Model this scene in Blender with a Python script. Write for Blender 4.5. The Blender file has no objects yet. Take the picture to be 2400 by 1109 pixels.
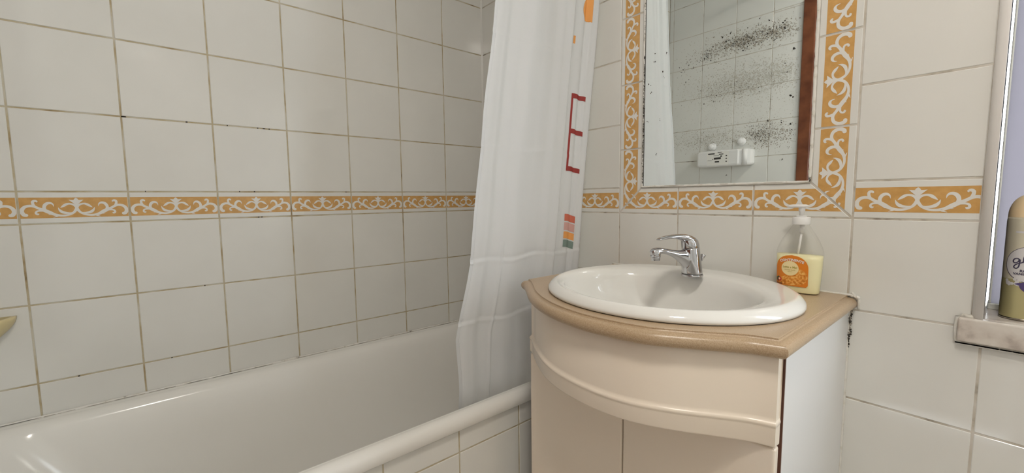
import bpy, bmesh, math, random
from mathutils import Vector, Matrix
PI = math.pi
C = bpy.context.scene.collection
rnd = random.Random(7)

# ------------------------------------------------------------------ camera
cam_d = bpy.data.cameras.new('camera')
cam = bpy.data.objects.new('camera', cam_d)
C.objects.link(cam)
cam.location = (1.5488, -1.1531, 1.0715)
cam.rotation_euler = (1.4801, 0.0107, 0.8658)
cam_d.sensor_width = 36.0
cam_d.sensor_fit = 'HORIZONTAL'
cam_d.lens = 36.0 * 987.05 / 2400.0
cam_d.clip_start = 0.02
bpy.context.scene.camera = cam

# ------------------------------------------------------------------ world, lights, exposure
W = bpy.data.worlds.new('sky')
bpy.context.scene.world = W
W.use_nodes = True
wn = W.node_tree.nodes
bg = wn['Background']
bg.inputs['Color'].default_value = (0.86, 0.93, 1.0, 1)
bg.inputs['Strength'].default_value = 6.2
sc = bpy.context.scene
sc.view_settings.view_transform = 'Standard'
sc.view_settings.look = 'None'
sc.view_settings.gamma = 1.0
sc.view_settings.use_curve_mapping = False
sc.view_settings.exposure = 0.60

def area(name, loc, rot, sx, sy, power, col, portal=False):
    d = bpy.data.lights.new(name, 'AREA')
    d.shape = 'RECTANGLE'; d.size = sx; d.size_y = sy; d.energy = power; d.color = col
    if portal: d.cycles.is_portal = True
    o = bpy.data.objects.new(name, d); C.objects.link(o)
    o.location = loc; o.rotation_euler = rot
    return o
WX0, WX1, WZ0, WZ1 = 1.530, 2.450, 0.840, 1.900      # window opening
area('daylight_portal', ((WX0+WX1)/2, 0.17, (WZ0+WZ1)/2), (-PI/2, 0, 0), WX1-WX0, WZ1-WZ0, 1.0, (1,1,1), True)
LAMP_POWER = 42.0
LAMP_COL = (1.0, 0.94, 0.86)

# ------------------------------------------------------------------ helpers
def mat(name, col, rough=0.5, metal=0.0, spec=0.5, coat=0.0, trans=0.0, ior=1.45, sss=0.0):
    m = bpy.data.materials.new(name); m.use_nodes = True
    b = m.node_tree.nodes['Principled BSDF']
    b.inputs['Base Color'].default_value = (*col, 1)
    b.inputs['Roughness'].default_value = rough
    b.inputs['Metallic'].default_value = metal
    b.inputs['Specular IOR Level'].default_value = spec
    b.inputs['Coat Weight'].default_value = coat
    b.inputs['Transmission Weight'].default_value = trans
    b.inputs['IOR'].default_value = ior
    if sss:
        b.inputs['Subsurface Weight'].default_value = sss
        b.inputs['Subsurface Radius'].default_value = (0.01, 0.008, 0.005)
    return m
def noise_mix(m, cols, scale, lo=0.4, hi=0.6, detail=4.0, bump=0.0, bscale=None):
    """base colour = ramp over object-space noise"""
    nt = m.node_tree; b = nt.nodes['Principled BSDF']
    tc = nt.nodes.new('ShaderNodeTexCoord')
    n = nt.nodes.new('ShaderNodeTexNoise'); n.inputs['Scale'].default_value = scale; n.inputs['Detail'].default_value = detail
    nt.links.new(tc.outputs['Object'], n.inputs['Vector'])
    r = nt.nodes.new('ShaderNodeValToRGB')
    r.color_ramp.elements[0].position = lo; r.color_ramp.elements[0].color = (*cols[0], 1)
    r.color_ramp.elements[1].position = hi; r.color_ramp.elements[1].color = (*cols[-1], 1)
    for i, c in enumerate(cols[1:-1]):
        e = r.color_ramp.elements.new(lo + (hi-lo)*(i+1)/(len(cols)-1)); e.color = (*c, 1)
    nt.links.new(n.outputs['Fac'], r.inputs['Fac'])
    nt.links.new(r.outputs['Color'], b.inputs['Base Color'])
    if bump:
        n2 = nt.nodes.new('ShaderNodeTexNoise'); n2.inputs['Scale'].default_value = bscale or scale
        nt.links.new(tc.outputs['Object'], n2.inputs['Vector'])
        bp = nt.nodes.new('ShaderNodeBump'); bp.inputs['Strength'].default_value = bump; bp.inputs['Distance'].default_value = 0.001
        nt.links.new(n2.outputs['Fac'], bp.inputs['Height']); nt.links.new(bp.outputs['Normal'], b.inputs['Normal'])
    return m

M = {}
M['tile'] = mat('glazed_tile', (0.70, 0.675, 0.60), 0.085)
noise_mix(M['tile'], [(0.735,0.727,0.685), (0.765,0.757,0.715)], 5.0, 0.35, 0.65, 3.0, bump=0.05, bscale=9.0)
M['grout'] = mat('grout', (0.40, 0.36, 0.26), 0.85)
noise_mix(M['grout'], [(0.06,0.04,0.02), (0.38,0.29,0.16), (0.50,0.43,0.29), (0.58,0.54,0.44)], 16.0, 0.20, 0.62, 8.0)
M['grout_pale'] = mat('pale_grout', (0.55, 0.5, 0.42), 0.85)
noise_mix(M['grout_pale'], [(0.12,0.09,0.07), (0.54,0.49,0.41), (0.64,0.60,0.54)], 22.0, 0.24, 0.6, 8.0)
M['orange'] = mat('orange_glaze', (0.63, 0.32, 0.08), 0.18)
noise_mix(M['orange'], [(0.58,0.33,0.11), (0.66,0.385,0.14)], 60.0, 0.35, 0.65, 3.0)
M['scroll'] = mat('scroll_glaze', (0.77, 0.755, 0.71), 0.16)
M['plaster'] = mat('white_plaster', (0.8, 0.79, 0.76), 0.9)
M['caulk'] = mat('white_sealant', (0.72, 0.70, 0.65), 0.5)
noise_mix(M['caulk'], [(0.12,0.10,0.09), (0.68,0.65,0.58), (0.76,0.74,0.69)], 45.0, 0.25, 0.5, 5.0, bump=0.5, bscale=120.0)
M['mould'] = mat('black_mould', (0.035, 0.028, 0.022), 0.9)
M['mould_brown'] = mat('brown_mould', (0.36, 0.32, 0.26), 0.9)
M['mould_pale'] = mat('pale_mould', (0.56, 0.53, 0.46), 0.9)
M['floor'] = mat('floor_tile', (0.64, 0.58, 0.49), 0.3)
M['enamel'] = mat('white_enamel', (0.83, 0.815, 0.77), 0.14)
M['ceramic'] = mat('white_ceramic', (0.80, 0.79, 0.75), 0.07, coat=0.3)
M['lacquer'] = mat('cream_lacquer', (0.86, 0.76, 0.635), 0.22)
M['melamine'] = mat('white_melamine', (0.80, 0.80, 0.80), 0.3)
M['rawedge'] = mat('brown_raw_edge', (0.12, 0.05, 0.03), 0.7)
M['stone'] = mat('beige_stone', (0.5, 0.37, 0.24), 0.28)
noise_mix(M['stone'], [(0.35,0.23,0.13), (0.455,0.33,0.205), (0.54,0.415,0.285)], 620.0, 0.25, 0.75, 3.0)
M['chrome'] = mat('chrome', (0.54, 0.54, 0.56), 0.06, metal=1.0)
M['darkgap'] = mat('dark_gap_shade', (0.02, 0.018, 0.016), 0.6)  # near-black colour painted in for the shade inside narrow gaps
M['mirror'] = mat('silvered_glass', (0.92, 0.96, 0.95), 0.0, metal=1.0)
M['wood'] = mat('brown_varnished_wood', (0.16, 0.05, 0.022), 0.35)
noise_mix(M['wood'], [(0.12,0.035,0.015), (0.21,0.07,0.03)], 14.0, 0.35, 0.65, 6.0)
M['frame'] = mat('white_window_frame', (0.82, 0.84, 0.80), 0.3)
M['sill'] = mat('grey_marble_sill', (0.62, 0.57, 0.51), 0.35)
noise_mix(M['sill'], [(0.34,0.28,0.24), (0.60,0.54,0.48), (0.68,0.63,0.57)], 28.0, 0.28, 0.6, 8.0, bump=0.2, bscale=90.0)
M['white_plastic'] = mat('white_plastic', (0.82, 0.81, 0.79), 0.3)
M['soap'] = mat('cream_liquid_soap', (0.92, 0.86, 0.52), 0.35)
M['label_orange'] = mat('orange_label', (0.75, 0.22, 0.015), 0.35)
M['label_honey'] = mat('honey_picture', (0.80, 0.34, 0.05), 0.35)
noise_mix(M['label_honey'], [(0.55,0.16,0.01), (0.78,0.30,0.04), (0.92,0.55,0.16)], 180.0, 0.35, 0.65, 4.0)
M['label_cream'] = mat('cream_label', (0.88, 0.72, 0.38), 0.4)
M['ink_white'] = mat('white_ink', (0.85, 0.83, 0.78), 0.4)
M['ink_green'] = mat('olive_ink', (0.42, 0.33, 0.05), 0.4)
M['ink_black'] = mat('black_ink', (0.04, 0.04, 0.035), 0.4)
M['ink_dgreen'] = mat('green_ink', (0.02, 0.08, 0.03), 0.4)
M['ink_red'] = mat('red_ink', (0.6, 0.03, 0.02), 0.4)
M['can_gold'] = mat('gold_green_tin', (0.55, 0.50, 0.26), 0.35, metal=0.25)
nt = M['can_gold'].node_tree
M['can_cream'] = mat('cream_tin', (0.70, 0.65, 0.50), 0.35, metal=0.1)
M['can_white'] = mat('white_label_print', (0.72, 0.70, 0.70), 0.35)
M['can_cap'] = mat('cream_cap', (0.86, 0.68, 0.42), 0.35, sss=0.3)
M['ink_navy'] = mat('navy_ink', (0.06, 0.05, 0.10), 0.4)
M['ink_purple'] = mat('purple_ink', (0.10, 0.07, 0.20), 0.4)
M['steel'] = mat('tin_rim', (0.45, 0.42, 0.36), 0.25, metal=1.0)
M['dish'] = mat('yellow_soap_dish', (0.74, 0.62, 0.34), 0.3)
M['print_red'] = mat('dark_red_print', (0.30, 0.035, 0.03), 0.7)
M['print_orange'] = mat('orange_print', (0.80, 0.36, 0.10), 0.7)
M['print_coral'] = mat('coral_print', (0.58, 0.15, 0.09), 0.7)
M['print_pink'] = mat('pink_print', (0.62, 0.36, 0.32), 0.7)
M['print_green'] = mat('sage_print', (0.20, 0.27, 0.24), 0.7)

def cloth_mat():
    m = bpy.data.materials.new('white_curtain_fabric'); m.use_nodes = True
    nt = m.node_tree; nt.nodes.clear()
    out = nt.nodes.new('ShaderNodeOutputMaterial')
    b = nt.nodes.new('ShaderNodeBsdfPrincipled'); b.inputs['Base Color'].default_value = (0.82,0.84,0.86,1); b.inputs['Roughness'].default_value = 0.5
    t = nt.nodes.new('ShaderNodeBsdfTranslucent'); t.inputs['Color'].default_value = (0.86,0.87,0.88,1)
    mx = nt.nodes.new('ShaderNodeMixShader'); mx.inputs[0].default_value = 0.35
    nt.links.new(b.outputs[0], mx.inputs[1]); nt.links.new(t.outputs[0], mx.inputs[2]); nt.links.new(mx.outputs[0], out.inputs[0])
    tc = nt.nodes.new('ShaderNodeTexCoord'); n = nt.nodes.new('ShaderNodeTexNoise'); n.inputs['Scale'].default_value = 26; n.inputs['Detail'].default_value = 6
    mp = nt.nodes.new('ShaderNodeMapping'); mp.inputs['Scale'].default_value = (1, 0.8, 1.3)
    nt.links.new(tc.outputs['Object'], mp.inputs[0]); nt.links.new(mp.outputs[0], n.inputs['Vector'])
    bp = nt.nodes.new('ShaderNodeBump'); bp.inputs['Strength'].default_value = 0.35; bp.inputs['Distance'].default_value = 0.004
    nt.links.new(n.outputs['Fac'], bp.inputs['Height']); nt.links.new(bp.outputs[0], b.inputs['Normal'])
    return m
M['cloth'] = cloth_mat()
def frosted_mat(name, col, fac):
    m = bpy.data.materials.new(name); m.use_nodes = True
    nt = m.node_tree; nt.nodes.clear()
    out = nt.nodes.new('ShaderNodeOutputMaterial')
    g = nt.nodes.new('ShaderNodeBsdfPrincipled'); g.inputs['Base Color'].default_value = (0.30,0.31,0.36,1); g.inputs['Roughness'].default_value = 0.35
    t = nt.nodes.new('ShaderNodeBsdfTranslucent'); t.inputs['Color'].default_value = (*col,1)
    mx = nt.nodes.new('ShaderNodeMixShader'); mx.inputs[0].default_value = fac
    nt.links.new(g.outputs[0], mx.inputs[1]); nt.links.new(t.outputs[0], mx.inputs[2]); nt.links.new(mx.outputs[0], out.inputs[0])
    return m
M['frosted'] = frosted_mat('frosted_grey_glass', (0.30,0.285,0.30), 0.85)
def clear_mat():
    m = bpy.data.materials.new('clear_plastic'); m.use_nodes = True
    nt = m.node_tree; nt.nodes.clear()
    out = nt.nodes.new('ShaderNodeOutputMaterial')
    t = nt.nodes.new('ShaderNodeBsdfTransparent'); t.inputs['Color'].default_value = (0.99,0.99,0.985,1)
    g = nt.nodes.new('ShaderNodeBsdfGlossy'); g.inputs['Roughness'].default_value = 0.05
    lw = nt.nodes.new('ShaderNodeLayerWeight'); lw.inputs['Blend'].default_value = 0.5
    pw = nt.nodes.new('ShaderNodeMath'); pw.operation = 'POWER'; pw.inputs[1].default_value = 3.5
    f = nt.nodes.new('ShaderNodeMath'); f.operation = 'MULTIPLY_ADD'; f.inputs[1].default_value = 0.40; f.inputs[2].default_value = 0.03
    nt.links.new(lw.outputs['Facing'], pw.inputs[0]); nt.links.new(pw.outputs[0], f.inputs[0])
    mx = nt.nodes.new('ShaderNodeMixShader')
    nt.links.new(f.outputs[0], mx.inputs[0]); nt.links.new(t.outputs[0], mx.inputs[1]); nt.links.new(g.outputs[0], mx.inputs[2]); nt.links.new(mx.outputs[0], out.inputs[0])
    return m
M['clear'] = clear_mat()

class MB:
    def __init__(s): s.v = []; s.f = []; s.m = []; s.sm = []; s.mats = []
    def mi(s, m):
        m = M[m]
        if m not in s.mats: s.mats.append(m)
        return s.mats.index(m)
    def add(s, vs, fs, m, smooth=False):
        k = len(s.v); s.v += [tuple(v) for v in vs]; i = s.mi(m)
        for f in fs:
            s.f.append([k+a for a in f]); s.m.append(i); s.sm.append(smooth)
        return s
    def box(s, x0, x1, y0, y1, z0, z1, m):
        vs = [(x,y,z) for z in (z0,z1) for y in (y0,y1) for x in (x0,x1)]
        return s.add(vs, [(0,2,3,1),(4,5,7,6),(0,1,5,4),(2,6,7,3),(0,4,6,2),(1,3,7,5)], m)
    def loft(s, rings, m, smooth=True, cap0=True, cap1=True, closed=True):
        n = len(rings[0]); vs = [p for r in rings for p in r]; fs = []
        for i in range(len(rings)-1):
            for j in range(n if closed else n-1):
                a = i*n+j; b = i*n+(j+1) % n
                fs.append((a, b, b+n, a+n))
        if cap0: fs.append(tuple(reversed(range(n))))
        if cap1: fs.append(tuple(range((len(rings)-1)*n, len(rings)*n)))
        return s.add(vs, fs, m, smooth)
    def lathe(s, prof, m, loc=(0,0,0), n=48, smooth=True, cap0=True, cap1=True):
        rings = [[(loc[0]+r*math.cos(2*PI*j/n), loc[1]+r*math.sin(2*PI*j/n), loc[2]+z) for j in range(n)] for r, z in prof]
        return s.loft(rings, m, smooth, cap0, cap1)
    def tube(s, pts, rad, m, n=12):
        pts = [Vector(p) for p in pts]; rings = []
        for i, p in enumerate(pts):
            t = (pts[min(i+1, len(pts)-1)] - pts[max(i-1, 0)]).normalized()
            a = Vector((0,0,1)) if abs(t.z) < 0.9 else Vector((1,0,0))
            u = t.cross(a).normalized(); w = t.cross(u)
            r = rad[i] if isinstance(rad, (list, tuple)) else rad
            rings.append([p + u*r*math.cos(2*PI*j/n) + w*r*math.sin(2*PI*j/n) for j in range(n)])
        return s.loft(rings, m)
    def build(s, name, parent=None, bevel=0.0, seg=2, auto=None):
        me = bpy.data.meshes.new(name); me.from_pydata(s.v, [], s.f)
        for m in s.mats: me.materials.append(m)
        me.polygons.foreach_set('material_index', s.m)
        me.polygons.foreach_set('use_smooth', s.sm)
        me.update()
        o = bpy.data.objects.new(name, me); C.objects.link(o)
        if parent is not None: o.parent = parent
        if bevel:
            b = o.modifiers.new('bevel', 'BEVEL'); b.width = bevel; b.segments = seg; b.limit_method = 'ANGLE'; b.angle_limit = math.radians(40)
        return o
def recalc(o):
    bm = bmesh.new(); bm.from_mesh(o.data); bmesh.ops.recalc_face_normals(bm, faces=bm.faces); bm.to_mesh(o.data); bm.free()
    return o
def thing(name, label, cat, loc=(0,0,0), group=None):
    o = bpy.data.objects.new(name, None); C.objects.link(o); o.location = loc
    o.empty_display_size = 0.05
    o['label'] = label; o['category'] = cat
    if group: o['group'] = group
    return o
def tag(o, label, cat, group=None):
    o['label'] = label; o['category'] = cat
    if group: o['group'] = group
    return o
def struct(o): o['kind'] = 'structure'; return o
def local(mb, loc):                       # shift a world-coordinate builder to a thing's own origin
    mb.v = [(a-loc[0], b-loc[1], c-loc[2]) for a, b, c in mb.v]; return mb

def text_polys(s, size, bold=0.0, space=1.0):
    cu = bpy.data.curves.new('t', 'FONT'); cu.body = s; cu.size = size; cu.align_x = 'CENTER'; cu.align_y = 'CENTER'; cu.offset = bold; cu.space_character = space; cu.resolution_u = 3
    o = bpy.data.objects.new('t', cu); C.objects.link(o)
    dg = bpy.context.evaluated_depsgraph_get(); dg.update()
    me = o.evaluated_get(dg).to_mesh()
    vs = [(v.co.x, v.co.y) for v in me.vertices]; fs = [tuple(p.vertices) for p in me.polygons]
    o.evaluated_get(dg).to_mesh_clear(); bpy.data.objects.remove(o); bpy.data.curves.remove(cu)
    return vs, fs

# ------------------------------------------------------------------ 2-D polygon tools for tiles and the scroll ornament
def clip(poly, a, b, c):                  # keep a*x+b*y >= c
    out = []
    for i in range(len(poly)):
        p, q = poly[i], poly[(i+1) % len(poly)]
        dp, dq = a*p[0]+b*p[1]-c, a*q[0]+b*q[1]-c
        if dp >= 0: out.append(p)
        if (dp >= 0) != (dq >= 0):
            t = dp/(dp-dq); out.append((p[0]+t*(q[0]-p[0]), p[1]+t*(q[1]-p[1])))
    return out
def inset(poly, d):                       # convex CCW polygon
    out = list(poly)
    n = len(poly)
    for i in range(n):
        p, q = poly[i], poly[(i+1) % n]
        ex, ey = q[0]-p[0], q[1]-p[1]; L = math.hypot(ex, ey)
        if L < 1e-9: continue
        a, b = -ey/L, ex/L
        out = clip(out, a, b, a*p[0]+b*p[1]+d)
        if len(out) < 3: return []
    return out
GAP, TH = 0.0038, 0.0011
def add_tile(mb, poly, mp, m='tile', tilt=0.0022):
    base = inset(poly, GAP/2)
    if len(base) < 3: return
    top = inset(poly, GAP/2+0.0011)
    mid = inset(poly, GAP/2+0.0004)
    if not (len(top) == len(base) == len(mid)): return
    cx = sum(p[0] for p in top)/len(top); cy = sum(p[1] for p in top)/len(top)
    ta, tb = rnd.uniform(-tilt, tilt), rnd.uniform(-tilt, tilt)
    f = lambda p, d: mp(p[0], p[1], d + (p[0]-cx)*ta + (p[1]-cy)*tb)
    n = len(base)
    vs = [mp(p[0], p[1], -TH) for p in base] + [f(p, -0.0006) for p in mid] + [f(p, 0) for p in top]
    fs = [tuple(2*n+i for i in range(n))]
    for k in (0, n):
        for i in range(n):
            j = (i+1) % n; fs.append((k+i, k+j, k+n+j, k+n+i))
    mb.add(vs, fs, m)

# ornament traced in its own units: u 0..0.5 (mirrored), v 0..1 over the coloured band
def S(x, y): return ((x-235)/940*0.5, (585-y)/473)
STROKES = [
 [(350,510,62),(318,500,66),(292,440,64),(300,380,62),(345,322,56),(420,300,52),(490,315,50),(560,362,50),(640,405,66),(720,455,72),(800,505,54),(890,532,44),(980,532,40),(1060,508,38),(1120,462,44),(1160,400,50),(1175,350,50)],
 [(1175,350,50),(1150,305,46),(1105,272,38),(1050,260,36),(1005,272,46),(960,305,46),(905,350,8)],
 [(800,510,50),(850,540,34),(775,570,4)],
 [(488,310,52),(472,250,44),(474,205,46),(505,186,46),(535,200,32),(532,216,14)],
 [(660,420,60),(642,355,52),(655,292,56),(695,248,54),(745,240,46),(785,268,26),(800,325,4)],
 [(650,420,34),(600,416,32),(545,418,34),(512,440,34),(508,478,36),(535,495,38),(548,485,20)],
 [(760,480,40),(740,500,20),(698,503,4)],
 [(868,345,4),(886,400,34),(925,448,54),(985,474,48),(1060,478,28),(1120,455,8)],
]
FLOWER = [(1175,300),(1140,245),(1110,205),(1048,166),(1110,172),(1132,172),(1150,140),(1175,122)]
def ornament_polys():
    P = []
    asp = 0.2/0.051
    for st in STROKES:
        # resample with catmull-rom
        pts = [(p[0], p[1], p[2]) for p in st]; Q = []
        for i in range(len(pts)-1):
            p0, p1, p2, p3 = pts[max(i-1,0)], pts[i], pts[i+1], pts[min(i+2, len(pts)-1)]
            for k in range(4):
                t = k/4
                Q.append(tuple(0.5*((2*p1[c])+(-p0[c]+p2[c])*t+(2*p0[c]-5*p1[c]+4*p2[c]-p3[c])*t*t+(-p0[c]+3*p1[c]-3*p2[c]+p3[c])*t**3) for c in range(3)))
        Q.append(pts[-1])
        kx, ky = 0.1/940, 0.051/473      # metres per unit
        L, R = [], []
        for i, (x, y, w) in enumerate(Q):
            a, b = Q[max(i-1,0)], Q[min(i+1, len(Q)-1)]
            dx, dy = (b[0]-a[0])*kx, -(b[1]-a[1])*ky
            l = math.hypot(dx, dy) or 1; nx, ny = -dy/l, dx/l
            h = max(w, 3)*0.5*ky*1.08
            cx, cy = (x-235)*kx, (585-y)*ky
            L.append((cx+nx*h, cy+ny*h)); R.append((cx-nx*h, cy-ny*h))
        for i in range(len(Q)-1):
            P.append([L[i], R[i], R[i+1], L[i+1]])
        x, y, w = Q[0]
        if w > 30:
            P.append([((x-235)*kx+w*0.56*ky*math.cos(a*PI/6), (585-y)*ky+w*0.56*ky*math.sin(a*PI/6)) for a in range(12)])
        x, y, w = Q[-1]
        if w > 13 and w < 40:
            P.append([((x-235)*kx+w*0.5*ky*math.cos(a*PI/6), (585-y)*ky+w*0.5*ky*math.sin(a*PI/6)) for a in range(12)])
    kx, ky = 0.1/940, 0.051/473
    F = [((x-235)*kx, (585-y)*ky) for x, y in FLOWER]
    ax = F[0][0]
    for i in range(1, len(F)-1):
        P.append([(ax, F[0][1]), F[i], F[i+1]])
    out = []
    for p in P:
        out.append(p); out.append([(0.2-x, y) for x, y in reversed(p)])
    return out
ORN = ornament_polys()
def area2(p): return sum(p[i][0]*p[(i+1)%len(p)][1]-p[(i+1)%len(p)][0]*p[i][1] for i in range(len(p)))
def border_tile(mb, mp2, clips=(), u0=0.0, u1=0.2):
    """mp2(u, v, d): u along 0..0.2, v across 0..0.08; clips = half-planes in u,v"""
    poly = [(u0,0),(u1,0),(u1,0.08),(u0,0.08)]
    for c in clips: poly = clip(poly, *c)
    add_tile(mb, poly, mp2, tilt=0.0008)
    band = [(u0+0.0026,0.0145),(u1-0.0026,0.0145),(u1-0.0026,0.0655),(u0+0.0026,0.0655)]
    def dclip(p):
        for a, b, c in clips:
            L = math.hypot(a, b); p = clip(p, a, b, c+0.0030*L)
            if len(p) < 3: return []
        return p
    band = dclip(band)
    if len(band) >= 3:
        mb.add([mp2(x, y, 0.00022) for x, y in band], [tuple(range(len(band)))], 'orange')
    k = 0
    for q in ORN:
        p = [(x, y+0.0145) for x, y in q]
        if area2(p) < 0: p = p[::-1]
        p = dclip(clip(clip(p, 1, 0, u0+0.003), -1, 0, -(u1-0.003)))
        if len(p) >= 3:
            k += 1; mb.add([mp2(x, y, 0.0004+k*1e-6) for x, y in p], [tuple(range(len(p)))], 'scroll')

# ------------------------------------------------------------------ the room shell
ZB = 1.02                                 # bottom of the ornamental border course
HC = 2.45
XR = 2.62
YE = -1.58
mpL = lambda u, v, d: (d, u, v)            # left wall: u = y, faces +x   (use CCW seen from +x: y,z)
mpB = lambda u, v, d: (u, -d, v)           # back wall: u = x, faces -y
mpE = lambda u, v, d: (u, YE+d, v)         # end wall : faces +y
mpR = lambda u, v, d: (XR-d, u, v)
def rows():
    r = []
    z = ZB
    while z > 0: r.append((max(z-0.2, 0), z, 't')); z -= 0.2
    r.append((ZB, ZB+0.08, 'b')); z = ZB+0.08
    while z < HC: r.append((z, min(z+0.2, HC), 't')); z += 0.2
    return r
def cols(u0, u1, ref):
    k = math.floor((u0-ref)/0.2+1e-6); c = []
    while ref+k*0.2 < u1-1e-6:
        a, b = ref+k*0.2, ref+(k+1)*0.2
        c.append((a, max(a, u0), min(b, u1))); k += 1
    return c
def tiled(mb, mp, u0, u1, ref, holes=(), border=True):
    for z0, z1, kind in rows():
        for a, c0, c1 in cols(u0, u1, ref):
            rects = [(c0, c1, z0, z1)]
            for hx0, hx1, hz0, hz1 in holes:
                nr = []
                for x0, x1, y0, y1 in rects:
                    if x1 <= hx0+1e-6 or x0 >= hx1-1e-6 or y1 <= hz0+1e-6 or y0 >= hz1-1e-6: nr.append((x0,x1,y0,y1)); continue
                    if y0 < hz0-1e-4: nr.append((x0,x1,y0,hz0))
                    if y1 > hz1+1e-4: nr.append((x0,x1,hz1,y1))
                    if x0 < hx0-1e-4: nr.append((x0,hx0,max(y0,hz0),min(y1,hz1)))
                    if x1 > hx1+1e-4: nr.append((hx1,x1,max(y0,hz0),min(y1,hz1)))
                rects = nr
            for x0, x1, y0, y1 in rects:
                if x1-x0 < 0.008 or y1-y0 < 0.008: continue
                if kind == 'b' and border and y1-y0 > 0.07:
                    border_tile(mb, (lambda u, v, d, a=a, z0=z0: mp(a+u, z0+v, d)), (), x0-a, x1-a)
                else:
                    add_tile(mb, [(x0,y0),(x1,y0),(x1,y1),(x0,y1)], mp)
def backing(mb, mp, rects, m='grout', depth=0.12):
    for x0, x1, z0, z1 in rects:
        vs = [mp(x, z, d) for d in (-TH, -depth) for x, z in ((x0,z0),(x1,z0),(x1,z1),(x0,z1))]
        mb.add(vs, [(0,1,2,3),(7,6,5,4),(0,4,5,1),(1,5,6,2),(2,6,7,3),(3,7,4,0)], m)

# left wall
mb = MB(); backing(mb, mpL, [(YE-0.12, 0.12, 0, HC)]); tiled(mb, mpL, YE, 0, -0.202)
for y, z, l in ((-1.197,1.3,0.011),(-1.063,1.3,0.005),(-0.965,1.3,0.003),(-0.885,1.3,0.004),(-0.868,1.3,0.007),(-0.853,1.3,0.004),(-1.166,1.101,0.002),(-0.945,1.101,0.003),(-0.905,1.101,0.004),(-0.898,1.02,0.004),(-0.889,1.02,0.005),(-0.62,1.1,0.004),(-1.33,0.62,0.004),(-1.14,0.62,0.004),(-1.05,0.82,0.003)):
    mb.add([(0.0002, y-l/2, z-0.0016), (0.0002, y+l/2, z-0.0012), (0.0002, y+l/2*0.9, z+0.0014), (0.0002, y-l/2*0.8, z+0.0017)], [(0,1,2,3)], 'mould')
struct(mb.build('wall_left'))
# back wall with mirror niche frame and window opening
BX = 0.7314
mb = MB()
HOLE_M = (BX, BX+0.6, ZB, ZB+1.0)
HOLE_W = (1.518, WX1+0.012, WZ0-0.020, WZ1+0.012)
HOLE_S = (1.5314, WX1+0.012, WZ0-0.046, WZ0-0.020)
backing(mb, mpB, [(0,WX0,0,HC),(WX1,XR,0,HC),(WX0,WX1,0,WZ0-0.045),(WX0,WX1,WZ1,HC)], 'grout_pale', 0.20)
tiled(mb, mpB, 0, XR, BX, (HOLE_M, HOLE_W, HOLE_S))
# ornamental frame around the mirror: bottom three, top three, five up each side, mitred corners
for k in range(3):
    cl = []
    if k == 0: cl.append((1, -1, 0))                  # u >= v
    if k == 2: cl.append((-1, -1, -0.2))              # u + v <= 0.2
    border_tile(mb, (lambda u, v, d, k=k: mpB(BX+0.2*k+u, ZB+v, d)), cl)
    border_tile(mb, (lambda u, v, d, k=k: mpB(BX+0.6-0.2*k-u, ZB+1.0-v, d)), [(1,-1,0)] if k == 0 else ([(-1,-1,-0.2)] if k == 2 else []))
for k in range(5):
    cl = []
    if k == 0: cl.append((1, -1, 0))
    if k == 4: cl.append((-1, -1, -0.2))
    # left side: u runs downwards so that v (bud) points to the mirror
    border_tile(mb, (lambda u, v, d, k=k: mpB(BX+v, ZB+1.0-0.2*k-u, d)), cl)
    border_tile(mb, (lambda u, v, d, k=k: mpB(BX+0.6-v, ZB+0.2*k+u, d)), cl)
mb.add([(0.0002,-0.0058,0),(0.0058,-0.0002,0),(0.0058,-0.0002,HC),(0.0002,-0.0058,HC)], [(0,1,2,3)], 'tile')
struct(recalc(mb.build('wall_back')))
# end wall (seen in the mirror) with the door opening
DX0, DX1, DZ = 0.835, 1.60, 2.06
mb = MB(); backing(mb, mpE, [(0,DX0,0,HC),(DX1,XR,0,HC),(DX0,DX1,DZ,HC)], 'grout_pale'); tiled(mb, mpE, 0, XR, 0.03, ((DX0-0.03, DX1+0.03, 0, DZ+0.03),))
def specks(mb, mp, cx, cz, sx, sz, n, size, m):
    for _ in range(n):
        x = rnd.gauss(cx, sx); z = rnd.gauss(cz, sz)
        if x < 0.01 or x > DX0-0.07: continue
        r = size*rnd.uniform(0.25, 0.95); e = rnd.uniform(0.6, 1.6); a0 = rnd.uniform(0, PI)
        pts = []
        for k in range(6):
            t = k*PI/3; px, pz = r*e*math.cos(t)*rnd.uniform(0.8,1.2), r*math.sin(t)*rnd.uniform(0.8,1.2)
            pts.append(mp(x+px*math.cos(a0)-pz*math.sin(a0), z+px*math.sin(a0)+pz*math.cos(a0), 0.0009+rnd.uniform(0,0.0002)))
        mb.add(pts, [(0,1,2,3,4,5)], m)
# dense band near the top, a paler one in the middle, a third above the appliance
specks(mb, mpE, 0.47, 1.985, 0.085, 0.030, 520, 0.0042, 'mould_brown')
specks(mb, mpE, 0.47, 1.985, 0.065, 0.022, 230, 0.0036, 'mould')
specks(mb, mpE, 0.66, 1.985, 0.060, 0.028, 300, 0.0040, 'mould_brown')
specks(mb, mpE, 0.64, 1.985, 0.035, 0.018, 90, 0.0036, 'mould')
specks(mb, mpE, 0.30, 1.960, 0.090, 0.035, 220, 0.0034, 'mould_brown')
specks(mb, mpE, 0.26, 1.945, 0.014, 0.018, 40, 0.0036, 'mould')
specks(mb, mpE, 0.13, 1.915, 0.05, 0.03, 40, 0.0032, 'mould')
specks(mb, mpE, 0.50, 1.750, 0.17, 0.050, 2600, 0.0030, 'mould_pale')
specks(mb, mpE, 0.45, 1.725, 0.14, 0.035, 420, 0.0028, 'mould_brown')
specks(mb, mpE, 0.36, 1.710, 0.10, 0.030, 60, 0.0030, 'mould')
specks(mb, mpE, 0.68, 1.760, 0.06, 0.04, 260, 0.0030, 'mould_pale')
specks(mb, mpE, 0.60, 1.425, 0.050, 0.040, 520, 0.0030, 'mould_brown')
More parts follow.
